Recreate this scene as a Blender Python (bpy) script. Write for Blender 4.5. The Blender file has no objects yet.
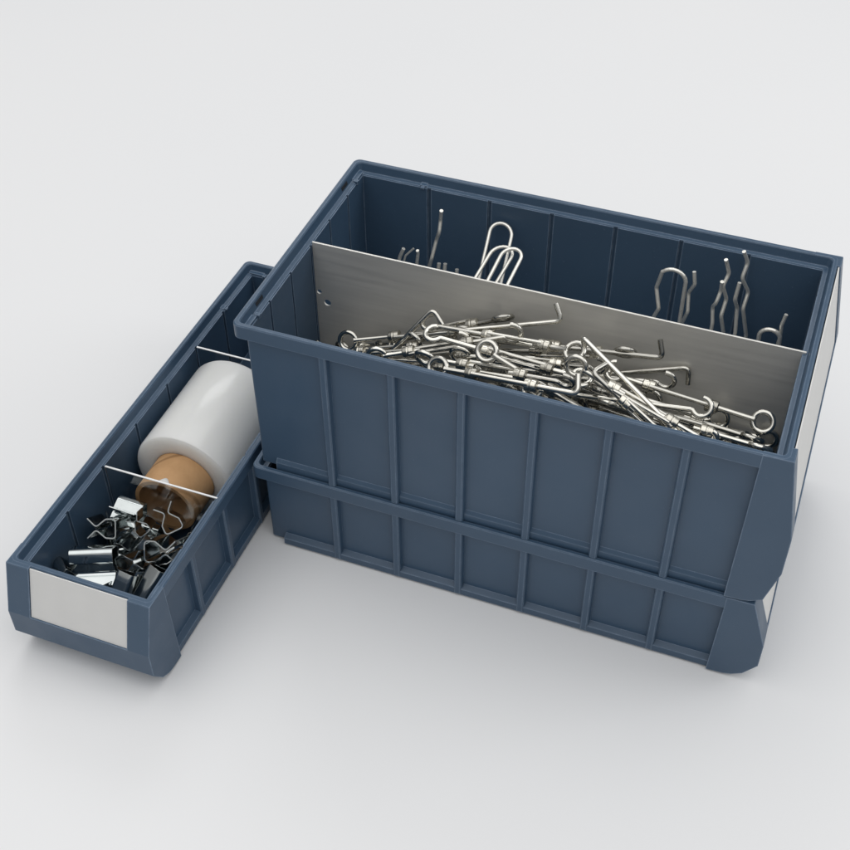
import bpy, bmesh, math, random
from mathutils import Vector, Matrix
R = math.radians
S = 0.001                                   # everything below is written in millimetres
sc = bpy.context.scene
COL = sc.collection

# ------------------------------------------------------------------ camera
cam = bpy.data.cameras.new('camera')
cam_o = bpy.data.objects.new('camera', cam); COL.objects.link(cam_o)
M3 = Matrix(((0.9360676397791091, -0.24109834952358863, 0.25622052926213645),
             (0.3517707474957111, 0.6535830480538231, -0.6701391948714704),
             (-0.00589194065453285, 0.7174265015690983, 0.6966092878232732)))
cam_o.matrix_world = Matrix.Translation(Vector((382.7, -612.8, 822.3)) * S) @ M3.to_4x4()
cam.sensor_width = 36; cam.sensor_height = 36; cam.lens = 54.2777
cam.clip_start = 0.01; cam.clip_end = 100
sc.camera = cam_o

# ------------------------------------------------------------------ light
world = bpy.data.worlds.new('World'); sc.world = world; world.use_nodes = True
bg = world.node_tree.nodes['Background']
bg.inputs['Color'].default_value = (0.98, 0.99, 1.0, 1); bg.inputs['Strength'].default_value = 1.0
wn = world.node_tree                         # a white ceiling: bright overhead, dim towards the walls of the studio
wtc = wn.nodes.new('ShaderNodeTexCoord'); wsp = wn.nodes.new('ShaderNodeSeparateXYZ'); wmr = wn.nodes.new('ShaderNodeMapRange')
wn.links.new(wtc.outputs['Generated'], wsp.inputs[0]); wn.links.new(wsp.outputs['Z'], wmr.inputs['Value'])
wmr.inputs['To Min'].default_value = 0.10; wmr.inputs['To Max'].default_value = 0.78
wn.links.new(wmr.outputs['Result'], bg.inputs['Strength'])

def area(name, loc, target, sx, sy, power, color=(1, 1, 1)):
    l = bpy.data.lights.new(name, 'AREA'); l.shape = 'RECTANGLE'; l.size = sx; l.size_y = sy
    l.energy = power; l.color = color
    o = bpy.data.objects.new(name, l); COL.objects.link(o)
    o.location = loc
    d = Vector(target) - Vector(loc)
    o.rotation_euler = d.to_track_quat('-Z', 'Y').to_euler()
    return o
area('softbox_overhead', (0.25, -0.55, 3.0), (0.2, -0.4, 0.0), 5.0, 4.4, 54, (1.0, 0.99, 0.97))
area('softbox_back', (-1.6, 3.6, 3.4), (0.12, 0.1, 0.15), 2.2, 1.3, 24, (1.0, 1.0, 1.0))
area('softbox_side', (2.4, 1.0, 1.6), (0.2, 0.1, 0.1), 1.2, 1.2, 9, (0.97, 0.985, 1.0))

sc.view_settings.view_transform = 'Standard'
sc.view_settings.look = 'None'
sc.view_settings.exposure = 0.0
sc.view_settings.gamma = 1.0
sc.cycles.max_bounces = 10; sc.cycles.glossy_bounces = 6; sc.cycles.transmission_bounces = 8

# ------------------------------------------------------------------ materials
def nm(name):
    m = bpy.data.materials.new(name); m.use_nodes = True
    nt = m.node_tree; b = nt.nodes['Principled BSDF']
    return m, nt, b
def lk(nt, a, b): nt.links.new(a, b)
def noise(nt, scale, detail=3, rough=.5, stretch=None):
    tc = nt.nodes.new('ShaderNodeTexCoord'); mp = nt.nodes.new('ShaderNodeMapping')
    if stretch: mp.inputs['Scale'].default_value = stretch
    n = nt.nodes.new('ShaderNodeTexNoise'); n.inputs['Scale'].default_value = scale
    n.inputs['Detail'].default_value = detail; n.inputs['Roughness'].default_value = rough
    lk(nt, tc.outputs['Object'], mp.inputs['Vector']); lk(nt, mp.outputs['Vector'], n.inputs['Vector'])
    return n
def ramp(nt, src, stops):
    r = nt.nodes.new('ShaderNodeValToRGB'); e = r.color_ramp.elements
    e[0].position, e[0].color = stops[0][0], (*stops[0][1], 1)
    e[1].position, e[1].color = stops[-1][0], (*stops[-1][1], 1)
    for p, c in stops[1:-1]:
        x = e.new(p); x.color = (*c, 1)
    lk(nt, src, r.inputs['Fac']); return r
def mrange(nt, src, lo, hi):
    r = nt.nodes.new('ShaderNodeMapRange'); r.inputs['To Min'].default_value = lo; r.inputs['To Max'].default_value = hi
    r.inputs['From Min'].default_value = .3; r.inputs['From Max'].default_value = .7
    lk(nt, src, r.inputs['Value']); return r
def bump(nt, src, strength, dist, normal=None):
    b = nt.nodes.new('ShaderNodeBump'); b.inputs['Strength'].default_value = strength; b.inputs['Distance'].default_value = dist
    lk(nt, src, b.inputs['Height'])
    if normal: lk(nt, normal, b.inputs['Normal'])
    return b
def bevel(nt, r):
    b = nt.nodes.new('ShaderNodeBevel'); b.samples = 6; b.inputs['Radius'].default_value = r * S
    return b

def m_plastic():
    m, nt, b = nm('blue_grey_plastic')
    n = noise(nt, 9, 4)
    c = ramp(nt, n.outputs['Fac'], [(.3, (.044, .083, .138)), (.7, (.050, .093, .153))])
    # edge highlights painted into the base colour as a paler tone, and faint dusty specks
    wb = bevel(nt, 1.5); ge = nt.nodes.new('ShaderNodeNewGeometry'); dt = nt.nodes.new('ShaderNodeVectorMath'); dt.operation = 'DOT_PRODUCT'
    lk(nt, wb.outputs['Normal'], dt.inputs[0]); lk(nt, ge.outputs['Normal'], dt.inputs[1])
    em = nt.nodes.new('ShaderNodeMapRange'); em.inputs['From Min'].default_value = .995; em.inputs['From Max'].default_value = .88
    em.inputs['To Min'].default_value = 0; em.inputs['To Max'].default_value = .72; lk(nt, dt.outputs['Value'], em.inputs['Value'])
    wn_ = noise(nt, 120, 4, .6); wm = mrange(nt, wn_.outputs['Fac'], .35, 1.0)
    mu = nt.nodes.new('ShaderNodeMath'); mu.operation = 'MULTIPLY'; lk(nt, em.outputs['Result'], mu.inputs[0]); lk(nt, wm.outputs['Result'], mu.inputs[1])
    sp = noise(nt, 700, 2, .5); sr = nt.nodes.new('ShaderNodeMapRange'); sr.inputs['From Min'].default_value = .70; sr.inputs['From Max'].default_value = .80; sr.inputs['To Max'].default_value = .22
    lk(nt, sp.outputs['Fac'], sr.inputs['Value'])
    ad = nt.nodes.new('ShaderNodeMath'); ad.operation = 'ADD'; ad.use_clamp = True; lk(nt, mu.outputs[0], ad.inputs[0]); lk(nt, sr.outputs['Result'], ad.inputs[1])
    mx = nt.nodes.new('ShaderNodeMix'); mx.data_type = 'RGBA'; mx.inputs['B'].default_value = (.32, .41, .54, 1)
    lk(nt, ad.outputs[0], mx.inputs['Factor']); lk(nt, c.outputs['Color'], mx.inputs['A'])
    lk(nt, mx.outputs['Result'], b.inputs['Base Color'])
    n2 = noise(nt, 40, 3)
    r = mrange(nt, n2.outputs['Fac'], .34, .46); lk(nt, r.outputs['Result'], b.inputs['Roughness'])
    g = noise(nt, 1400, 2)
    bv = bevel(nt, .6)
    bp = bump(nt, g.outputs['Fac'], .12, .0003, bv.outputs['Normal']); lk(nt, bp.outputs['Normal'], b.inputs['Normal'])
    b.inputs['Specular IOR Level'].default_value = .45
    return m
def m_card():
    m, nt, b = nm('label_card_white')
    n = noise(nt, 60, 4)
    c = ramp(nt, n.outputs['Fac'], [(.3, (.70, .695, .68)), (.7, (.72, .715, .70))]); lk(nt, c.outputs['Color'], b.inputs['Base Color'])
    b.inputs['Roughness'].default_value = .6
    return m
def m_ground():
    m, nt, b = nm('white_studio_surface')
    n = noise(nt, 1.3, 3)
    c = ramp(nt, n.outputs['Fac'], [(.3, (.825, .83, .84)), (.7, (.845, .845, .85))]); lk(nt, c.outputs['Color'], b.inputs['Base Color'])
    b.inputs['Roughness'].default_value = .85; b.inputs['Specular IOR Level'].default_value = .05
    g = noise(nt, 300, 3); bp = bump(nt, g.outputs['Fac'], .05, .0003); lk(nt, bp.outputs['Normal'], b.inputs['Normal'])
    return m
def m_metal(name, col, r0, r1, scale=80, stretch=None, bmp=.0, dist=.0002, bev=0, met=1, vlo=.55):
    m, nt, b = nm(name)
    n = noise(nt, scale, 4, .6, stretch)
    c = ramp(nt, n.outputs['Fac'], [(.3, tuple(x * .92 for x in col)), (.7, col)]); lk(nt, c.outputs['Color'], b.inputs['Base Color'])
    b.inputs['Metallic'].default_value = met
    oi = nt.nodes.new('ShaderNodeObjectInfo'); hs = nt.nodes.new('ShaderNodeMapRange'); hs.inputs['To Min'].default_value = vlo; hs.inputs['To Max'].default_value = 1.06
    lk(nt, oi.outputs['Random'], hs.inputs['Value'])
    hv = nt.nodes.new('ShaderNodeHueSaturation'); lk(nt, c.outputs['Color'], hv.inputs['Color']); lk(nt, hs.outputs['Result'], hv.inputs['Value']); lk(nt, hv.outputs['Color'], b.inputs['Base Color'])
    r = mrange(nt, n.outputs['Fac'], r0, r1); lk(nt, r.outputs['Result'], b.inputs['Roughness'])
    nrm = None
    if bev: nrm = bevel(nt, bev).outputs['Normal']
    if bmp:
        nrm = bump(nt, n.outputs['Fac'], bmp, dist, nrm).outputs['Normal']
    if nrm: lk(nt, nrm, b.inputs['Normal'])
    return m
def m_film():
    m, nt, b = nm('stretch_film')
    n = noise(nt, 14, 4, .6, (1, .25, 1))
    c = ramp(nt, n.outputs['Fac'], [(.3, (.74, .745, .73)), (.7, (.82, .82, .80))]); lk(nt, c.outputs['Color'], b.inputs['Base Color'])
    b.inputs['Subsurface Weight'].default_value = .8; b.inputs['Subsurface Radius'].default_value = (.02, .02, .018)
    b.inputs['Subsurface Scale'].default_value = 1
    b.inputs['Roughness'].default_value = .34
    b.inputs['Coat Weight'].default_value = .6; b.inputs['Coat Roughness'].default_value = .16
    g = noise(nt, 30, 4, .6, (1, .15, 1)); bp = bump(nt, g.outputs['Fac'], .3, .0008, bevel(nt, 1.5).outputs['Normal'])
    tc = nt.nodes.new('ShaderNodeTexCoord'); mp = nt.nodes.new('ShaderNodeMapping'); mp.inputs['Location'].default_value = (0, 0, -.045)
    w = nt.nodes.new('ShaderNodeTexWave'); w.wave_type = 'RINGS'; w.rings_direction = 'Y'; w.inputs['Scale'].default_value = 190; w.inputs['Distortion'].default_value = 1.5
    lk(nt, tc.outputs['Object'], mp.inputs['Vector']); lk(nt, mp.outputs['Vector'], w.inputs['Vector'])
    bp = bump(nt, w.outputs['Fac'], .25, .0003, bp.outputs['Normal']); lk(nt, bp.outputs['Normal'], b.inputs['Normal'])
    return m
def m_cardboard():
    m, nt, b = nm('brown_cardboard')
    n = noise(nt, 22, 5, .65)
    c = ramp(nt, n.outputs['Fac'], [(.3, (.46, .26, .115)), (.55, (.56, .33, .16)), (.75, (.62, .385, .20))]); lk(nt, c.outputs['Color'], b.inputs['Base Color'])
    b.inputs['Roughness'].default_value = .75
    tc = nt.nodes.new('ShaderNodeTexCoord'); mp = nt.nodes.new('ShaderNodeMapping'); mp.inputs['Rotation'].default_value = (0, 0, R(58))
    w = nt.nodes.new('ShaderNodeTexWave'); w.inputs['Scale'].default_value = 9; w.inputs['Distortion'].default_value = .3
    lk(nt, tc.outputs['Object'], mp.inputs['Vector']); lk(nt, mp.outputs['Vector'], w.inputs['Vector'])
    sm = ramp(nt, w.outputs['Fac'], [(.0, (.62, .58, .52)), (.035, (1, 1, 1)), (1, (1, 1, 1))])
    mx = nt.nodes.new('ShaderNodeMix'); mx.data_type = 'RGBA'; mx.blend_type = 'MULTIPLY'; mx.inputs['Factor'].default_value = 1
    lk(nt, c.outputs['Color'], mx.inputs['A']); lk(nt, sm.outputs['Color'], mx.inputs['B']); lk(nt, mx.outputs['Result'], b.inputs['Base Color'])
    g = noise(nt, 260, 3, .6, (1, .2, 1)); bp = bump(nt, g.outputs['Fac'], .2, .0003); lk(nt, bp.outputs['Normal'], b.inputs['Normal'])
    return m
def m_clear():
    m, nt, b = nm('clear_acrylic')
    b.inputs['Base Color'].default_value = (.97, .98, .98, 1)
    b.inputs['Transmission Weight'].default_value = 1; b.inputs['IOR'].default_value = 1.3
    n = noise(nt, 60, 3); r = mrange(nt, n.outputs['Fac'], .0, .04); lk(nt, r.outputs['Result'], b.inputs['Roughness'])
    return m
def m_edge():
    m, nt, b = nm('polished_acrylic_edge')
    n = noise(nt, 90, 3)
    c = ramp(nt, n.outputs['Fac'], [(.3, (.78, .8, .8)), (.7, (.9, .9, .9))]); lk(nt, c.outputs['Color'], b.inputs['Base Color'])
    b.inputs['Roughness'].default_value = .25; b.inputs['Coat Weight'].default_value = .5
    return m
def m_slot_shade():
    m, nt, b = nm('painted_slot_shade')  # near-black colour standing in for the shade inside a slot
    n = noise(nt, 50, 2)
    c = ramp(nt, n.outputs['Fac'], [(.3, (.012, .016, .022)), (.7, (.016, .02, .028))]); lk(nt, c.outputs['Color'], b.inputs['Base Color'])
    b.inputs['Roughness'].default_value = .8
    return m

SLOT_SHADE = m_slot_shade(); PLASTIC = m_plastic(); CARD = m_card(); GROUND = m_ground()
STEEL = m_metal('bright_steel', (.76, .74, .68), .05, .15, 400, bmp=.03)
SLEEVE = m_metal('turned_steel', (.74, .71, .63), .14, .3, 500, (3, 1, 1), bmp=.25, bev=.3)
WIRE = m_metal('satin_wire', (.88, .86, .80), .26, .4, 300, bmp=.04, vlo=.98, met=.72)
SHEET = m_metal('brushed_stainless_sheet', (.80, .785, .745), .46, .6, 60, (.15, 1, 4), bmp=.02, met=.6, vlo=1.04)
ZINC = m_metal('zinc_plated_spring_steel', (.70, .74, .74), .06, .16, 150, bmp=.05, bev=.25)
FILM = m_film(); BOARD = m_cardboard(); CLEAR = m_clear(); EDGE = m_edge()
# ------------------------------------------------------------------ mesh helpers
def link(name, bm, mats, parent=None, smooth=None):
    me = bpy.data.meshes.new(name)
    bmesh.ops.recalc_face_normals(bm, faces=bm.faces)
    for v in bm.verts: v.co *= S
    bm.to_mesh(me); bm.free()
    for m in (mats if isinstance(mats, (list, tuple)) else [mats]): me.materials.append(m)
    if smooth is not None:
        for p in me.polygons: p.use_smooth = True
        if smooth < 179: me.set_sharp_from_angle(angle=R(smooth))
    o = bpy.data.objects.new(name, me); COL.objects.link(o)
    if parent: o.parent = parent
    return o
def empty(name, loc=(0, 0, 0), rz=0.0):
    o = bpy.data.objects.new(name, None); COL.objects.link(o)
    o.location = Vector(loc) * S; o.rotation_euler = (0, 0, rz); o.empty_display_size = .02
    return o
def tag(o, label, cat, group=None):
    o['label'] = label; o['category'] = cat
    if group: o['group'] = group
    return o
def box(bm, x0, x1, y0, y1, z0, z1):
    v = [bm.verts.new(p) for p in ((x0, y0, z0), (x1, y0, z0), (x1, y1, z0), (x0, y1, z0), (x0, y0, z1), (x1, y0, z1), (x1, y1, z1), (x0, y1, z1))]
    for f in ((0, 3, 2, 1), (4, 5, 6, 7), (0, 1, 5, 4), (1, 2, 6, 5), (2, 3, 7, 6), (3, 0, 4, 7)):
        bm.faces.new([v[i] for i in f])
def prism(bm, pts, axis, a, b):
    """polygon pts (2-D) extruded along axis 'x','y' or 'z' from a to b"""
    def p3(p, t):
        return {'y': (p[0], t, p[1]), 'x': (t, p[0], p[1]), 'z': (p[0], p[1], t)}[axis]
    A = [bm.verts.new(p3(p, a)) for p in pts]; B = [bm.verts.new(p3(p, b)) for p in pts]
    n = len(pts)
    bm.faces.new(A[::-1]); bm.faces.new(B)
    for i in range(n):
        j = (i + 1) % n
        bm.faces.new((A[i], A[j], B[j], B[i]))
def ring_path(x0, x1, y0, y1, r, k=5):
    pts = []
    for cx, cy, a0 in ((x1 - r, y1 - r, 0), (x0 + r, y1 - r, 90), (x0 + r, y0 + r, 180), (x1 - r, y0 + r, 270)):
        for i in range(k + 1):
            a = R(a0 + 90 * i / k)
            pts.append((cx + r * math.cos(a), cy + r * math.sin(a)))
    return pts
def loop_sweep(bm, x0, x1, y0, y1, prof, r0=5.5):
    """closed profile (inset d, z) carried round a rounded rectangle"""
    rows = []
    for d, z in prof:
        r = max(r0 - d * .45, 1.6)
        rows.append([bm.verts.new((x, y, z)) for x, y in ring_path(x0 + d, x1 - d, y0 + d, y1 - d, r)])
    n = len(rows[0]); m = len(rows)
    for i in range(m):
        a, b = rows[i], rows[(i + 1) % m]
        for j in range(n):
            k = (j + 1) % n
            bm.faces.new((a[j], a[k], b[k], b[j]))
def tube(bm, pts, r, seg=8, closed=False, caps=True):
    """round wire through pts (parallel transported frame); r may be a list"""
    P = [Vector(p) for p in pts]; n = len(P)
    T = []
    for i in range(n):
        if closed: t = P[(i + 1) % n] - P[i - 1]
        else: t = P[min(i + 1, n - 1)] - P[max(i - 1, 0)]
        T.append(t.normalized())
    u = T[0].orthogonal().normalized(); rows = []
    for i in range(n):
        u = (u - T[i] * u.dot(T[i]))
        u = u.normalized() if u.length > 1e-6 else T[i].orthogonal().normalized()
        w = T[i].cross(u)
        rr = r[i] if isinstance(r, (list, tuple)) else r
        rows.append([bm.verts.new(P[i] + (u * math.cos(2 * math.pi * k / seg) + w * math.sin(2 * math.pi * k / seg)) * rr) for k in range(seg)])
    for i in range(n if closed else n - 1):
        a, b = rows[i], rows[(i + 1) % n]
        for k in range(seg):
            l = (k + 1) % seg
            bm.faces.new((a[k], a[l], b[l], b[k]))
    if caps and not closed:
        bm.faces.new(rows[0][::-1]); bm.faces.new(rows[-1])
def lathe(bm, prof, seg=24, axis='x', c=(0, 0, 0), close=False):
    """profile (t along axis, radius) spun; ends capped unless close"""
    rows = []
    for t, r in prof:
        row = []
        for k in range(seg):
            a = 2 * math.pi * k / seg; u, w = r * math.cos(a), r * math.sin(a)
            p = {'x': (t, u, w), 'y': (u, t, w), 'z': (u, w, t)}[axis]
            row.append(bm.verts.new((p[0] + c[0], p[1] + c[1], p[2] + c[2])))
        rows.append(row)
    m = len(rows)
    for i in range(m if close else m - 1):
        a, b = rows[i], rows[(i + 1) % m]
        for k in range(seg):
            l = (k + 1) % seg
            bm.faces.new((a[k], a[l], b[l], b[k]))
    if not close:
        bm.faces.new(rows[0][::-1]); bm.faces.new(rows[-1])
def union(solids):
    """one clean solid out of several closed polygons extruded along an axis (no faces left inside)"""
    objs = []
    for sol in solids:
        t = bmesh.new(); prism(t, *sol); bmesh.ops.recalc_face_normals(t, faces=t.faces)
        me = bpy.data.meshes.new('tmp'); t.to_mesh(me); t.free()
        o = bpy.data.objects.new('tmp', me); COL.objects.link(o); objs.append(o)
    for o in objs[1:]:
        md = objs[0].modifiers.new('u', 'BOOLEAN'); md.operation = 'UNION'; md.solver = 'EXACT'; md.object = o
    bpy.context.view_layer.update()
    ev = objs[0].evaluated_get(bpy.context.evaluated_depsgraph_get())
    b = bmesh.new(); b.from_mesh(ev.to_mesh()); ev.to_mesh_clear()
    for o in objs:
        me = o.data; bpy.data.objects.remove(o); bpy.data.meshes.remove(me)
    bmesh.ops.remove_doubles(b, verts=b.verts, dist=.002)
    bmesh.ops.dissolve_limit(b, angle_limit=R(.5), verts=b.verts, edges=b.edges)
    return b
def arc(c, r, a0, a1, n, plane='xy'):
    out = []
    for i in range(n + 1):
        a = R(a0 + (a1 - a0) * i / n); u, w = r * math.cos(a), r * math.sin(a)
        out.append({'xy': (c[0] + u, c[1] + w, c[2]), 'xz': (c[0] + u, c[1], c[2] + w), 'yz': (c[0], c[1] + u, c[2] + w)}[plane])
    return out
def fillet(pts, r, n=5):
    """round the inner corners of a 3-D polyline"""
    P = [Vector(p) for p in pts]; out = [P[0]]
    for i in range(1, len(P) - 1):
        a, b, c = P[i - 1], P[i], P[i + 1]
        d1, d2 = (a - b), (c - b)
        ang = d1.angle(d2)
        t = min(r / max(math.tan(ang / 2), 1e-3), d1.length * .48, d2.length * .48)
        s, e = b + d1.normalized() * t, b + d2.normalized() * t
        for k in range(n + 1):
            f = k / n
            out.append(s * (1 - f) ** 2 + b * 2 * f * (1 - f) + e * f * f)
    out.append(P[-1]); return out

# ------------------------------------------------------------------ setting
bm = bmesh.new(); box(bm, -6000, 6000, -6000, 6000, -20, 0)
g = link('ground', bm, GROUND); g['kind'] = 'structure'

# ------------------------------------------------------------------ storage bins
RIBX = (69.3, 52.5)
def build_bin(loc, rz, L, W, H, label, bulge, fold, low, lab, led=(2.2, 1.6)):
    root = empty('storage_bin', loc, rz); tag(root, label, 'storage bin', 'blue grey plastic storage bins')
    CH = L - 20.6                            # rear edge of the smooth cheeks at the front
    XR = L - 2.5                             # the rim loop stops just behind the front panel
    # outer wall, floor, raised foot
    b = bmesh.new()
    loop_sweep(b, 0, XR, 0, W, [(7, 3), (7, H - 10), (8.2, H - 10), (8.2, 3)])
    box(b, 7.6, XR - 7.6, 7.6, W - 7.6, 2.6, 5)
    ft = bmesh.new()
    pts = ring_path(13, L - 12, 12, W - 12, 9)
    prism(ft, pts, 'z', 0, 3.2)
    # inner wall panels between the divider slots
    zi = H - 8.6
    xs = [RIBX[0] + i * RIBX[1] for i in range(6)]
    ed = [10.4] + xs + [XR - 9.6]
    for i in range(len(ed) - 1):
        x0 = ed[i] + (1.6 if i else 0); x1 = ed[i + 1] - (1.6 if i < len(ed) - 2 else 0)
        box(b, x0, x1, 8.0, 10.4, 4.4, zi); box(b, x0, x1, W - 10.4, W - 8.0, 4.4, zi)
    n = 5 if W > 150 else 2
    ys = [W / 2 + (i - (n - 1) / 2) * 36.6 for i in range(n)]
    ey = [8.1] + ys + [W - 8.1]
    for i in range(len(ey) - 1):
        y0 = ey[i] + (1.1 if i else 0); y1 = ey[i + 1] - (1.1 if i < len(ey) - 2 else 0)
        box(b, 8.05, 10.35, y0, y1, 4.5, zi - .1); box(b, XR - 9.5, XR - 7.2, y0, y1, 4.5, zi - .1)
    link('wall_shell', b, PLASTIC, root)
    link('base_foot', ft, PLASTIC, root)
    # rim with its stepped inner ledge
    b = bmesh.new()
    loop_sweep(b, 0, XR, 0, W, [(6.9, H - 13), (.9, H - 13), (0, H - 12.2), (0, H - .9), (.9, H), (3.4, H), (4.3, H - .9), (6.0, H - 7.4), (9.3, H - 8.1), (9.3, H - 9.6), (6.9, H - 10.5)])
    # rear hooks and corner clips on the ledge
    for y, t in ((6.5, 1), (W - 6.5, -1)):
        box(b, 5.4, 9.7, min(y, y + 15 * t), max(y, y + 15 * t), H - 9, H - 6.6)
        box(b, 7.8, 11.6, min(y + 15 * t, y + 18 * t), max(y + 15 * t, y + 18 * t), H - 9.2, H - 5.9)
        x = RIBX[0] - 8
        box(b, x, x + 5.5, 5.4 if t > 0 else W - 9.7, 9.7 if t > 0 else W - 5.4, H - 9, H - 6.7)
        box(b, x + 1, x + 4, 8.6 if t > 0 else W - 11.8, 11.8 if t > 0 else W - 8.6, H - 9.3, H - 7.6)
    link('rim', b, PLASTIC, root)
    for y in (30, W - 42):  # flat dark patches on the rim slope, painted shade instead of cut slots
        b = bmesh.new(); prism(b, [(4.75, H - 2.6), (5.05, H - 2.6), (5.75, H - 5.6), (5.35, H - 5.6)], 'y', y, y + 11)
        link('hook_slot_shade', b, SLOT_SHADE, root)
    # ledge along the bottom of each long side
    for s in (0, 1):
        b = bmesh.new()
        q = [(7.4, led[1]), (led[0] + .4, led[1]), (led[0], led[1] + .6), (led[0], 8.6 + (led[1] - 1.6) * .25), (7.4, 11.2)]
        if s: q = [(W - a, z) for a, z in q]
        prism(b, q, 'x', 20.5, CH + 1)
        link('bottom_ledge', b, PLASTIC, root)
    # ribs
    for s in (0, 1):
        for x in xs:
            b = bmesh.new()
            q = [(x - 3.9, 7.2), (x - 3.0, 2.4), (x - 2.0, 1.5), (x + 2.0, 1.5), (x + 3.0, 2.4), (x + 3.9, 7.2)]
            if s: q = [(a, W - c) for a, c in q]
            prism(b, q, 'z', 1.5 if led[1] < 0 else 3.0, H - 12.5)
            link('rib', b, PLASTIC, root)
    # front: two end blocks with cheeks, label recess, chamfered foot
    out = [(L, H - .4), (L + bulge, fold), (L + bulge, low), (L + 4, 9), (L - 4, 4.2), (L - 10, 2.6)]
    def xf(z): return L + bulge * (H - .4 - z) / (H - .4 - fold)
    y0, y1 = lab
    up = out[:2]
    cheek = [(CH - 2.2, 1.8), (CH, H - 12.9), (CH + .1, H - .3), (L - .5, H)] + out
    inner = [(CH - 2, 1.8), (CH + .2, H - 12.9), (CH + .3, H - 9.8), (L - 5.6, H - 9.8), (L - 5.6, H - .25), (L - .5, H)] + out
    block = [(L - 5.6, H - .25), (L - .5, H)] + up + [(L - 5.6, fold - 2)]
    b = union([(cheek, 'y', -.12, 4.2), (inner, 'y', 3.5, 7.3), (cheek, 'y', W - 4.2, W + .12), (inner, 'y', W - 7.3, W - 3.5),
               (block, 'y', 6.5, y0), (block, 'y', y1, W - 6.5),
               ([(L - 9.4, fold)] + out[1:] + [(L - 9.4, 3)], 'y', 6, W - 6),
               ([(L - 6, H - 2.2), (L - 2.6, H - 2.2), (xf(fold) - 2.2, fold - 1), (L - 6, fold - 1)], 'y', y0 - .3, y1 + .3)])
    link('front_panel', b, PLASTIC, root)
    # the white card slipped into the recess
    b = bmesh.new()
    t0, t1 = H - .6, fold + .2
    prism(b, [(xf(t0) - 1.9, t0), (xf(t0) - 1.1, t0), (xf(t1) - 1.1, t1), (xf(t1) - 1.9, t1)], 'y', y0 + .4, y1 - .4)
    link('label_card', b, CARD, root)
    return root
big = build_bin((0, 0, 89.4), 0, 400, 231, 147.1, 'deep wide blue-grey storage bin stacked on top, full of steel turnbuckles', 11.4, 75.5, 40.5, (13, 218), (4.6, -3.0))
low = build_bin((0, 0, 0), 0, 400, 231, 90.4, 'shallow wide blue-grey storage bin underneath the deep bin', 13.6, 47, 23, (19, 212))
nar = build_bin((-125.2, 244.8, 0), -1.5762, 396.5, 121, 89, 'narrow blue-grey storage bin on the left holding film roll and clips', 13.6, 47, 23, (19.3, 102.7))

# steel plate down the middle of the big bin
b = bmesh.new()
pl = empty('divider_plate', (10.6, 117.5, 96.2))
tag(pl, 'bare steel divider plate standing lengthwise in the deep bin', 'divider')
exec_holes = [(9.5, 76.5, 3.1), (2.9, 86, 2.2)]
NX = 380.0; ZT = 134.0
def plate(bm):
    # front face with two real round holes, extruded 1.5 mm
    y0, y1 = 0, 1.5
    res = []
    outer = [(0, 0), (NX, 0), (NX, ZT), (0, ZT)]
    edges = []
    def ring(pts):
        vs = [bm.verts.new((x, y0, z)) for x, z in pts]
        for i in range(len(vs)): edges.append(bm.edges.new((vs[i], vs[(i + 1) % len(vs)])))
    ring(outer)
    for cx, cz, r in exec_holes:
        ring([(cx + r * math.cos(2 * math.pi * i / 20), cz + r * math.sin(2 * math.pi * i / 20)) for i in range(20)])
    f = bmesh.ops.triangle_fill(bm, use_beauty=True, use_dissolve=False, edges=edges)
    faces = [x for x in f['geom'] if isinstance(x, bmesh.types.BMFace)]
    e = bmesh.ops.extrude_face_region(bm, geom=faces)
    for v in [x for x in e['geom'] if isinstance(x, bmesh.types.BMVert)]: v.co.y = y1
plate(b)
link('sheet', b, SHEET, pl)

# clear dividers of the narrow bin
def clear_divider(y, label):
    r = empty('clear_divider', (-64.5, y, 5.2)); tag(r, label, 'divider', 'clear dividers in the narrow bin')
    b = bmesh.new(); box(b, -50.5, 50.5, -.7, .7, 0, 75.2); link('pane', b, CLEAR, r)
    b = bmesh.new(); box(b, -50.5, 50.5, -.75, .75, 75.25, 76.0); link('top_edge', b, EDGE, r)
clear_divider(-33.3, 'clear plastic divider between the metal clips and the cardboard core')
clear_divider(123.5, 'clear plastic divider behind the far end of the film roll')

# stretch film roll
rl = empty('film_roll', (-66.5, 2, 5.3)); tag(rl, 'roll of whitish stretch film lying on its brown cardboard core', 'film roll')
RF = 45.0
b = bmesh.new()
lathe(b, [(0, 27.2), (-.6, 32), (-.4, RF - 3), (.6, RF - .8), (2.5, RF), (99, RF), (101, RF - .8), (102, RF - 3), (102.2, 27.2)], 64, 'y', (0, 0, RF), close=True)
link('film', b, FILM, rl, 40)
b = bmesh.new()
lathe(b, [(-33, 23.6), (-33, 27.0), (105, 27.0), (105, 23.6)], 56, 'y', (0, 0, RF), close=True)
link('cardboard_core', b, BOARD, rl, 40)
b = bmesh.new()                                  # scrap of paper left on the core's near rim
rows = []
for t in (-33.1, -31, -29):
    row = []
    for k in range(9):
        a = R(76 + 2.4 * k); w = 27.2 if t > -33 else 26.0
        row.append(b.verts.new((w * math.cos(a), t + (2.6 * math.sin(k * .55 - .4) - .8 if t > -30 else 0), RF + w * math.sin(a))))
    rows.append(row)
for i in range(2):
    for k in range(8): b.faces.new((rows[i][k], rows[i][k + 1], rows[i + 1][k + 1], rows[i + 1][k]))
o = link('paper_scrap', b, CARD, rl, 60); md = o.modifiers.new('thickness', 'SOLIDIFY'); md.thickness = .0003; md.offset = 1

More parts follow.
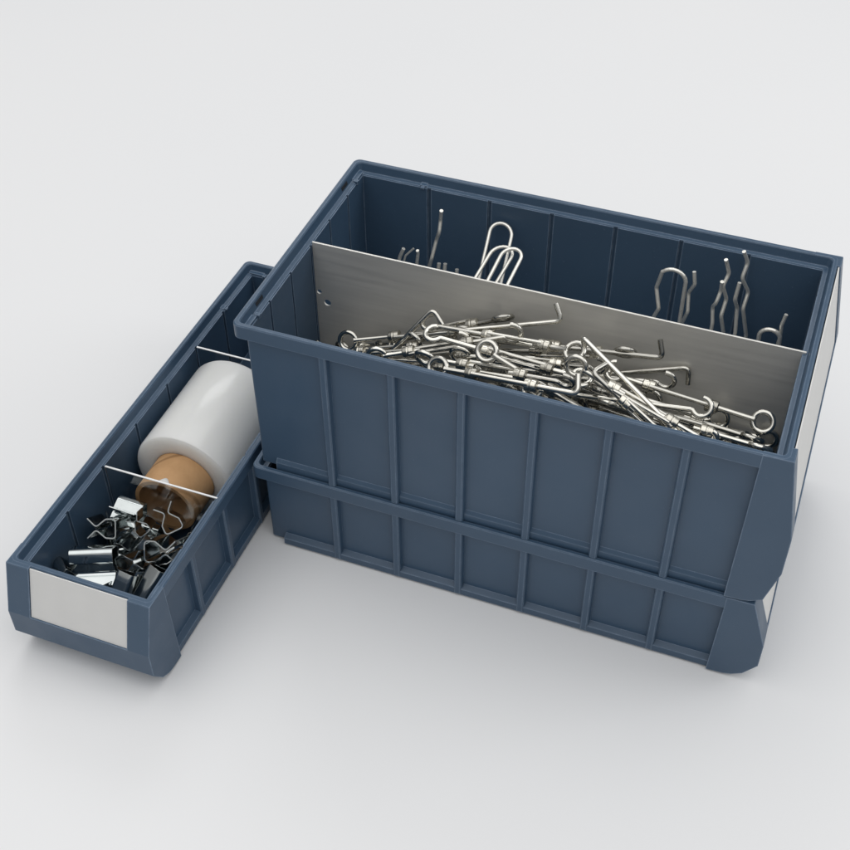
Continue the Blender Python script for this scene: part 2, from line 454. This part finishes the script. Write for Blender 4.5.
# ------------------------------------------------------------------ turnbuckles
BODY = {}
def turnbuckle_meshes(e, h, kind):
    """local x runs from the eye (-) to the hook (+); body is two bars between turned collars"""
    if 'bars' not in BODY:
        b = bmesh.new()
        for s in (-1, 1): tube(b, [(-22, 3.6 * s, 0), (22, 3.6 * s, 0)], 1.75, 10)
        BODY['bars'] = b
        b = bmesh.new()
        lathe(b, [(18.4, 3.4), (19, 4.7), (22.3, 4.9), (22.8, 4.4), (23.6, 4.4), (24, 4.7), (27.2, 4.3), (28, 3.2)], 18)
        BODY['right'] = b
        b = bmesh.new()
        lathe(b, [(-28, 3.2), (-27.2, 4.3), (-24, 4.7), (-23.6, 4.4), (-22.8, 4.4), (-22.3, 4.9), (-19, 4.7), (-18.4, 3.4)], 18)
        BODY['left'] = b
        for k in list(BODY):
            me = bpy.data.meshes.new(k); bmesh.ops.recalc_face_normals(BODY[k], faces=BODY[k].faces)
            for v in BODY[k].verts: v.co *= S
            BODY[k].to_mesh(me); BODY[k].free(); me.materials.append(STEEL if k == 'bars' else SLEEVE)
            for p in me.polygons: p.use_smooth = True
            me.set_sharp_from_angle(angle=R(38)); BODY[k] = me
    key = (e, h, kind)
    if key in BODY: return BODY[key]
    b = bmesh.new()
    xr = -28 - e - 7.0
    tube(b, [(-14, 0, 0), (-28, 0, 0), (-28 - e + 2, 0, 0), (-28 - e - 1.0, 0, 0)], [1.95, 1.95, 1.95, 2.9], 12)
    tube(b, arc((xr, 0, 0), 7.0, 0, 360, 28, 'xz')[:-1], 2.05, 10, closed=True)
    eye = b
    b = bmesh.new()
    if kind == 'L':
        pts = fillet([(14, 0, 0), (28 + h, 0, 0), (28 + h - 3.0, 0, 13.5)], 4.2, 7)
    else:
        c = 28 + h
        pts = [(14, 0, 0), (c - 5, 0, 0)] + fillet([(c - 5, 0, 0), (c, 0, 0), (c + 1.2, 0, -2.6)], 4)[1:-1] + arc((c + 6.0, 0, 2.6), 6.6, 218, 446, 18, 'xz')
    tube(b, pts, 2.0, 12)
    hook = b
    res = []
    for nme, bb in (('eye_bolt', eye), ('hook_bolt', hook)):
        me = bpy.data.meshes.new(nme); bmesh.ops.recalc_face_normals(bb, faces=bb.faces)
        for v in bb.verts: v.co *= S
        bb.to_mesh(me); bb.free(); me.materials.append(STEEL)
        for p in me.polygons: p.use_smooth = True
        me.set_sharp_from_angle(angle=R(50)); res.append(me)
    BODY[key] = res
    return res
def child(name, me, parent):
    o = bpy.data.objects.new(name, me); COL.objects.link(o); o.parent = parent; return o
PILE = 'steel turnbuckles heaped in the deep bin'
def turnbuckle(e, h, kind, mat, label):
    ms = turnbuckle_meshes(e, h, kind)
    r = bpy.data.objects.new('turnbuckle', None); COL.objects.link(r); r.empty_display_size = .02
    r.matrix_world = mat
    tag(r, label, 'turnbuckle', PILE)
    fr = child('body_frame', BODY['bars'], r)
    child('collar', BODY['left'], fr); child('collar', BODY['right'], fr)
    child('eye_bolt', ms[0], r); child('hook_bolt', ms[1], r)
    return r
TYPES = [(22, 58, 'L'), (14, 16, 'J'), (20, 34, 'J'), (10, 26, 'L')]
from mathutils import Quaternion
FILL = [
    (2, 117.3, 48.4, 127.4, 0.259, -0.046, 0.768, -0.584),
    (3, 40.1, 63.8, 120.1, 0.048, 0.498, 0.853, 0.145),
    (0, 127.2, 49.0, 141.2, 0.965, 0.125, -0.115, 0.2),
    (3, 81.5, 97.7, 101.8, 0.706, -0.706, -0.043, 0.043),
    (0, 110.8, 94.4, 121.0, 0.165, 0.973, -0.122, 0.105),
    (3, 94.1, 102.4, 125.7, 0.01, 0.111, 0.569, -0.815),
    (2, 73.4, 75.4, 112.9, 0.185, 0.952, 0.236, 0.054),
    (3, 118.3, 102.9, 154.7, 0.127, -0.113, 0.952, 0.253),
    (0, 207.5, 111.7, 112.1, 0.001, 1.0, -0.0, 0.022),
    (0, 306.7, 91.3, 163.7, 0.045, 0.014, 0.102, 0.994),
    (2, 311.0, 110.8, 119.0, 0.107, -0.992, 0.001, 0.068),
    (0, 82.0, 92.6, 120.4, 0.551, -0.821, 0.054, -0.142),
    (1, 125.3, 53.2, 116.7, 0.205, -0.167, -0.767, 0.585),
    (3, 205.5, 75.1, 126.2, 0.258, -0.081, -0.735, 0.622),
    (0, 288.5, 89.0, 148.2, 0.136, 0.131, -0.182, -0.965),
    (1, 214.3, 96.8, 135.4, 0.043, -0.082, -0.821, 0.563),
    (2, 269.5, 100.9, 140.7, 0.193, -0.977, 0.082, -0.023),
    (2, 108.6, 87.8, 144.8, 0.765, 0.597, -0.135, 0.199),
    (2, 79.2, 70.2, 138.2, 0.544, -0.785, 0.167, -0.244),
    (2, 85.9, 80.2, 147.4, 0.095, -0.032, 0.314, 0.944),
    (3, 118.3, 111.0, 121.2, 0.139, 0.99, -0.004, 0.027),
    (3, 100.3, 99.4, 137.2, 0.149, 0.125, 0.103, -0.975),
    (0, 322.0, 109.3, 147.4, 0.013, 0.036, -0.996, 0.085),
    (0, 104.6, 80.6, 161.9, 0.096, -0.006, 0.405, -0.909),
    (3, 198.1, 70.1, 143.5, 0.946, -0.195, -0.067, 0.249),
    (3, 245.2, 110.4, 154.9, 0.02, -0.056, 0.157, 0.986),
    (3, 317.7, 55.0, 174.8, 0.011, 0.209, -0.946, -0.248),
    (2, 226.8, 90.7, 150.2, 0.079, 0.976, -0.194, 0.052),
    (1, 72.2, 95.8, 158.8, 0.94, -0.013, -0.29, -0.177),
    (1, 208.3, 67.9, 170.1, 0.906, 0.353, 0.23, -0.038),
    (1, 330.6, 110.9, 135.2, 0.992, -0.087, 0.093, 0.014),
    (2, 305.3, 54.6, 162.6, 0.725, -0.685, 0.039, -0.07),
    (2, 226.8, 92.4, 177.6, 0.129, 0.097, -0.986, 0.04),
    (0, 231.8, 107.9, 166.5, 0.126, 0.977, 0.022, 0.17),
    (3, 161.9, 55.7, 165.1, 0.084, 0.196, 0.506, 0.836),
    (1, 243.1, 45.9, 170.8, 0.214, -0.135, 0.363, -0.897),
    (1, 289.3, 71.0, 179.8, 0.188, -0.059, -0.969, 0.151),
]
for t, x, y, z, qw, qx, qy, qz in FILL:
    m = Matrix.Translation(Vector((x, y, z)) * S) @ Quaternion((qw, qx, qy, qz)).normalized().to_matrix().to_4x4()
    turnbuckle(*TYPES[t], m, 'plain steel turnbuckle tangled in the lower layers of the heap')
KEYS = [
    ((111.9, 91.3, 187.2), ((0.948, 0.115, 0.297), (-0.316, 0.454, 0.833)), 28, 83, 'L'),
    ((70.822, 66.969, 146.424), ((0.564, 0.369, 0.738), (0.826, -0.271, -0.495)), 8, 56, 'L'),
    ((332.0, 32.7, 196.5), ((-0.852, 0.376, 0.365), (-0.3, 0.6, -0.75)), 10, 80, 'L'),
    ((314.0, 76.0, 200.7), ((-0.997, 0.067, 0.039), (0.074, 0.666, 0.742)), 25, 16, 'J'),
    ((251.5, 32.3, 207.6), ((0.954, -0.226, -0.197), (0.297, 0.627, 0.72)), 43, 16, 'J'),
    ((192.2, 95.6, 198.4), ((0.989, 0.014, 0.144), (-0.138, 0.388, 0.911)), 14, 76, 'L'),
    ((200.6, 70.9, 203.2), ((0.986, 0.022, 0.165), (-0.163, -0.065, 0.985)), 16, 20, 'J'),
    ((292.6, 45.0, 212.7), ((0.955, -0.132, -0.267), (0.294, 0.28, 0.914)), 18, 16, 'J'),
    ((306.7, 60.6, 197.3), ((-0.994, -0.023, 0.11), (0.092, -0.72, 0.687)), 28, 12, 'J'),
    ((315.6, 47.1, 201.6), ((-0.993, -0.047, 0.106), (0.108, -0.717, 0.689)), 26, 12, 'J'),
    ((259.0, 59.4, 195.4), ((0.985, -0.02, 0.17), (0.125, 0.677, 0.725)), 15, 40, 'J'),
    ((233.5, 85.0, 188.4), ((0.988, 0.048, 0.149), (-0.151, 0.044, 0.988)), 12, 34, 'J'),
    ((300.9, 35.6, 204.0), ((-0.868, 0.266, 0.42), (0.324, 0.943, 0.072)), 16, 26, 'L'),
    ((197.2, 59.5, 212.8), ((-0.994, 0.105, -0.042), (0.093, 0.968, 0.232)), 14, 34, 'J'),
    ((183.2, 42.9, 212.8), ((0.972, -0.129, 0.196), (-0.222, -0.236, 0.946)), 20, 24, 'J'),
    ((196.0, 25.3, 222.2), ((0.974, -0.127, 0.187), (-0.038, 0.724, 0.689)), 16, 30, 'L'),
    ((127.2, 103.2, 186.1), ((-0.895, -0.077, -0.44), (-0.235, -0.757, 0.61)), 14, 20, 'J'),
    ((189.1, 82.7, 210.1), ((-0.974, 0.137, -0.181), (0.052, 0.911, 0.409)), 12, 40, 'J'),
    ((132.2, 71.0, 196.1), ((0.931, 0.211, 0.299), (-0.33, 0.129, 0.935)), 14, 24, 'J'),
    ((86.4, 80.4, 172.8), ((0.944, 0.063, 0.324), (-0.329, 0.083, 0.941)), 16, 30, 'J'),
    ((223.3, 98.9, 196.7), ((-0.971, -0.043, -0.235), (-0.18, -0.514, 0.838)), 10, 40, 'J'),
]
KEYLAB = ['turnbuckle with its eye at the far left and a long hook along the plate',
 'turnbuckle whose bent hook rises steeply near the left end of the heap',
 'turnbuckle with a long bare hook shank slanting across the middle of the heap',
 'turnbuckle with a round eye standing in the right corner of the heap',
 'turnbuckle with a large dark eye in the middle of the heap near the front wall',
 'turnbuckle whose long hook ends in an upturned tip against the plate right of centre',
 'short turnbuckle lying level just right of the big middle eye',
 'turnbuckle with an eye beside the top of the slanting long shank',
 'turnbuckle with an edge-on eye just below the round eye at the right',
 'turnbuckle with an edge-on eye lowest in the right front corner',
 'turnbuckle with a round open hook standing up near the right end',
 'turnbuckle with a small open hook lying against the plate right of the slanting shank',
 'turnbuckle slanting parallel below the long bare shank',
 'turnbuckle with a curved hook pointing left above the left half of the heap',
 'turnbuckle lying behind the front rim left of the big middle eye',
 'turnbuckle with a square hook lying along the front rim at the middle',
 'turnbuckle with a small edge-on eye leaning on the plate left of centre',
 'turnbuckle with a round hook behind the steep bent hook on the left',
 'turnbuckle with a closed looking hook between the left and middle eyes',
 'short turnbuckle low at the left end under the far left eye',
 'turnbuckle lying flat along the foot of the plate near the middle']
for (c, (ax, az), e, h, kind), lb in zip(KEYS, KEYLAB):
    X = Vector(ax).normalized(); Z = Vector(az); Z = (Z - X * Z.dot(X)).normalized(); Y = Z.cross(X)
    m = Matrix((X, Y, Z)).transposed().to_4x4(); m.translation = Vector(c) * S
    turnbuckle(e, h, kind, m, lb)

# ------------------------------------------------------------------ wire clips standing in the rear half of the big bin
def wire(pts, r, label, rad=5, kind='wire_clip'):
    b = bmesh.new(); tube(b, fillet(pts, rad, 6), r, 10)
    base = Vector(pts[0])
    for v in b.verts: v.co -= base
    o = link(kind, b, WIRE, None, 60); o.location = base * S
    tag(o, label, 'wire clip', 'wire clips standing behind the plate')
    return o
FZ = 97
wire([(66, 188, FZ), (78.6, 195, 167.8), (82.2, 192, 181), (84, 199, 196), (88, 194, 207), (87.4, 199, 216), (89.5, 195, 228)], 1.55, 'tall wavy wire end standing near the left end behind the plate', 6)
wire([(40, 180, FZ), (54.6, 190, 177), (58, 190, 186)], 1.55, 'short wire tip just left of the curved one behind the plate')
wire([(46, 176, FZ), (58, 188, 170), (60, 189, 180), (67, 190, 188.5)], .9, 'thin curved wire tip at the far left behind the plate')
wire([(68, 186, FZ), (69.8, 190, 175.3), (70.8, 190, 184), (70.8, 189, 188)], 1.4, 'short straight wire tip left of the tall wavy wire')
wire([(84, 180, FZ), (89, 189, 172), (89.4, 190, 179)], 1.6, 'first of two low wire tips right of the tall wavy wire')
wire([(92, 180, FZ), (94.6, 189, 172), (94.8, 190, 180)], 1.6, 'second of two low wire tips right of the tall wavy wire')
wire([(104, 180, FZ), (105.2, 189, 170), (105.2, 190, 177)], 1.6, 'low wire tip nearest the three tall loops')
def hairpin(a, b_, w, lean, label, r=1.5, n=12):
    """U of wire from its two feet a and b_ up to a round top"""
    A, B = Vector(a), Vector(b_)
    up = Vector(lean).normalized(); mid = (A + B) / 2; half = (B - A) / 2; L_ = Vector(lean).length
    pts = [A, A + up * (L_ - half.length) + (half * (1 - w))]
    hw = half * w
    cc = mid + up * (L_ - half.length)
    pts = [A] + [cc + hw * -math.cos(math.pi * i / n) + up * hw.length * math.sin(math.pi * i / n) for i in range(n + 1)] + [B]
    bm_ = bmesh.new(); tube(bm_, pts, r, 10)
    base = Vector(a)
    for v in bm_.verts: v.co -= base
    o = link('wire_clip', bm_, WIRE, None, 60); o.location = base * S
    tag(o, label, 'wire clip', 'wire clips standing behind the plate')
hairpin((131.3, 123.0, 134.3), (149.8, 123.0, 133.1), 1, (-5.3, 93.0, 79.0), 'tallest of the three nested wire loops', 1.5)
hairpin((112.5, 123.0, 155.7), (130.4, 123.0, 155.9), 1, (22.3, 76.0, 47.3), 'left front loop of the three nested wire loops', 1.5)
hairpin((132.0, 123.0, 168.7), (148.7, 123.0, 169.2), 1, (12.7, 70.0, 38.7), 'right front loop of the three nested wire loops', 1.5)
wire([(268, 180, FZ), (270.7, 190, 172), (274.4, 187, 185), (269.3, 193, 200), (272.5, 190, 218.5)] + [tuple(p) for p in arc((281, 190, 212), 10.5, 140, 8, 8, 'xz')] + [(291.5, 190, 190), (293.5, 186, FZ)], 1.6, 'hairpin loop with one kinked leg behind the plate right of centre', 4)
wire([(288, 188, FZ), (293.3, 195, 169.4), (296.5, 192, 184), (294, 198, 198), (298, 194, 210), (295.9, 195, 221)], 1.5, 'single kinked wire just right of the hairpin loop', 5)
wire([(318.5, 180, FZ), (317.0, 190, 180), (314.5, 194, 193), (317.0, 188, 201), (318.4, 193, 210), (318.3, 190, 221)], 1.5, 'leftmost wavy wire of the upright four behind the right part of the plate', 6)
wire([(325, 188, FZ), (326.4, 195, 168.6), (322.4, 191, 188), (323.4, 198, 200), (319.2, 193, 214.8), (321.6, 198, 224), (317.6, 195, 238)], 1.55, 'second wavy wire of the upright four behind the right part of the plate', 6)
wire([(337, 180, FZ), (335.6, 190, 176), (332.8, 194, 197), (330.4, 187.5, 209), (331.2, 190, 223.5)], 1.5, 'third and lower wavy wire of the upright four behind the right part of the plate', 6)
wire([(345, 205, FZ), (343, 212, 158), (336.6, 208, 186), (337.6, 215, 198), (331, 209, 214), (332.6, 215, 225), (328.3, 212, 236.5)], 1.6, 'tallest wavy wire reaching the rim behind the right part of the plate', 6)
wire([(354, 172, FZ), (354.6, 180, 178)] + [tuple(p) for p in arc((362, 180, 186), 8, 170, 20, 9, 'xz')] + [(370.2, 180, 180), (371, 174, FZ)], 1.7, 'low round wire loop in the right corner behind the plate', 2)
wire([(366, 186, FZ), (369.5, 184, 185), (368.6, 183, 198), (370, 184, 208)], 1.5, 'short upright wire tip beside the low round loop in the right corner', 3)

# ------------------------------------------------------------------ spring clips in the narrow bin
def clip_mesh(w):
    P = fillet([(11.2, 0, 6.6), (5.2, 0, .9), (-1.5, 0, 6.2), (-8.2, 0, 6.4), (-8.2, 0, -6.4), (-1.5, 0, -6.2), (5.2, 0, -.9), (11.2, 0, -6.6)], 2.6, 6)
    P = [Vector((p.x, p.z)) for p in P]
    n = len(P); th = .42
    nor = []
    for i in range(n):
        t = (P[min(i + 1, n - 1)] - P[max(i - 1, 0)]).normalized(); nor.append(Vector((-t.y, t.x)))
    b = bmesh.new()
    def V(p, z): return b.verts.new((p.x, p.y, z))
    rows = [[V(P[i] + nor[i] * th, -w), V(P[i] - nor[i] * th, -w), V(P[i] - nor[i] * th, w), V(P[i] + nor[i] * th, w)] for i in range(n)]
    for i in range(n - 1):
        for k in range(4):
            l = (k + 1) % 4
            b.faces.new((rows[i][k], rows[i][l], rows[i + 1][l], rows[i + 1][k]))
    b.faces.new(rows[0][::-1]); b.faces.new(rows[-1])
    return b
proto = link('spring_clip', clip_mesh(11.5), ZINC, None, 40)
CLIPS = 'zinc spring clips heaped in the narrow bin'
used = [False]
def clip(mat, label, sc_=1.0):
    o = proto if not used[0] else proto.copy()
    if used[0]: COL.objects.link(o)
    used[0] = True
    o.matrix_world = mat @ Matrix.Scale(sc_, 4)
    tag(o, label, 'spring clip', CLIPS)
CFILL = [
    (-105.9, -40.7, 17.6, 1.0, 0.0, 0.0, -0.004),
    (-77.2, -47.0, 11.1, 0.516, 0.516, 0.483, 0.483),
    (-101.9, -61.3, 11.1, 0.5, 0.5, 0.5, 0.5),
    (-82.6, -43.1, 22.3, 0.5, 0.5, -0.5, -0.5),
    (-20.6, -43.1, 17.6, 0.0, 0.707, -0.707, -0.0),
    (-78.5, -67.2, 11.1, 0.024, -0.024, -0.707, 0.707),
    (-37.8, -40.6, 17.6, 1.0, -0.0, 0.0, -0.0),
    (-60.9, -59.0, 16.6, 0.584, -0.399, 0.584, 0.399),
    (-97.9, -88.5, 22.3, 0.224, -0.224, 0.671, -0.671),
    (-108.4, -57.4, 28.8, 0.708, 0.0, 0.0, 0.706),
    (-38.3, -55.3, 16.6, 0.694, 0.136, 0.694, -0.136),
    (-39.4, -83.3, 22.3, 0.663, 0.663, -0.245, -0.245),
    (-88.0, -68.0, 22.3, 0.637, -0.637, 0.307, -0.307),
    (-83.5, -61.9, 33.5, 0.707, 0.707, -0.015, -0.015),
    (-53.0, -69.5, 17.6, 0.0, 0.564, -0.825, 0.0),
    (-65.6, -89.8, 13.6, 0.693, 0.139, -0.693, 0.139),
]
for x, y, z, qw, qx, qy, qz in CFILL:
    clip(Matrix.Translation(Vector((x, y, z)) * S) @ Quaternion((qw, qx, qy, qz)).normalized().to_matrix().to_4x4(), 'dull zinc spring clip buried in the heap at the front of the narrow bin')
def frame(c, ax, ex):
    """clip centred at c, lips towards ax, sheet width along ex"""
    X = Vector(ax).normalized(); Z = Vector(ex); Z = (Z - X * Z.dot(X)).normalized(); Y = Z.cross(X)
    m = Matrix((X, Y, Z)).transposed().to_4x4(); m.translation = Vector(c) * S
    return m
for c, ax, ex, lb, k in [
    ((-92, -72, 58), (-1, -.25, -.1), (.1, .8, -.62), 'clip seen end-on as a triangle against the left wall of the narrow bin', 1.2),
    ((-85, -108, 57), (.25, -.55, -.8), (1, .45, .1), 'large bright clip lying across the front of the heap', 1.45),
    ((-105, -124, 56), (-.4, -.6, -.4), (.8, -.5, .2), 'small clip in the left front corner of the narrow bin', .8),
    ((-49, -122, 56), (.2, .8, -.9), (.1, .75, .66), 'ribbed looking clip standing upright in the right front corner', 1.15),
    ((-30, -112, 58), (.3, .5, -.7), (.3, .8, .5), 'clip leaning on the right wall in the front corner', 1.15),
    ((-46, -54, 66), (-.75, .5, .85), (-.45, .7, -.55), 'clip standing triangle end up below the cardboard core on the right', 1.15),
    ((-70, -60, 57), (-.7, .2, .6), (-.1, .67, -.7), 'clip lying flat in front of the cardboard core', .9),
    ((-43, -74, 53), (.9, .2, .1), (.25, .8, -.55), 'clip seen end-on near the right wall behind the front corner', 1.3),
    ((-88, -50, 56), (0, -.8, .2), (1, -.15, 0), 'thin edged clip against the clear divider on the left', 1.0),
    ((-72, -128, 47), (.75, .2, .4), (-.2, .7, -.6), 'clip tilted just behind the middle of the white label', .9),
    ((-62, -90, 48), (.8, .3, .3), (-.35, .62, -.7), 'dark clip in the middle of the heap of clips', 1.1)]:
    clip(frame(c, ax, ex), lb, k)
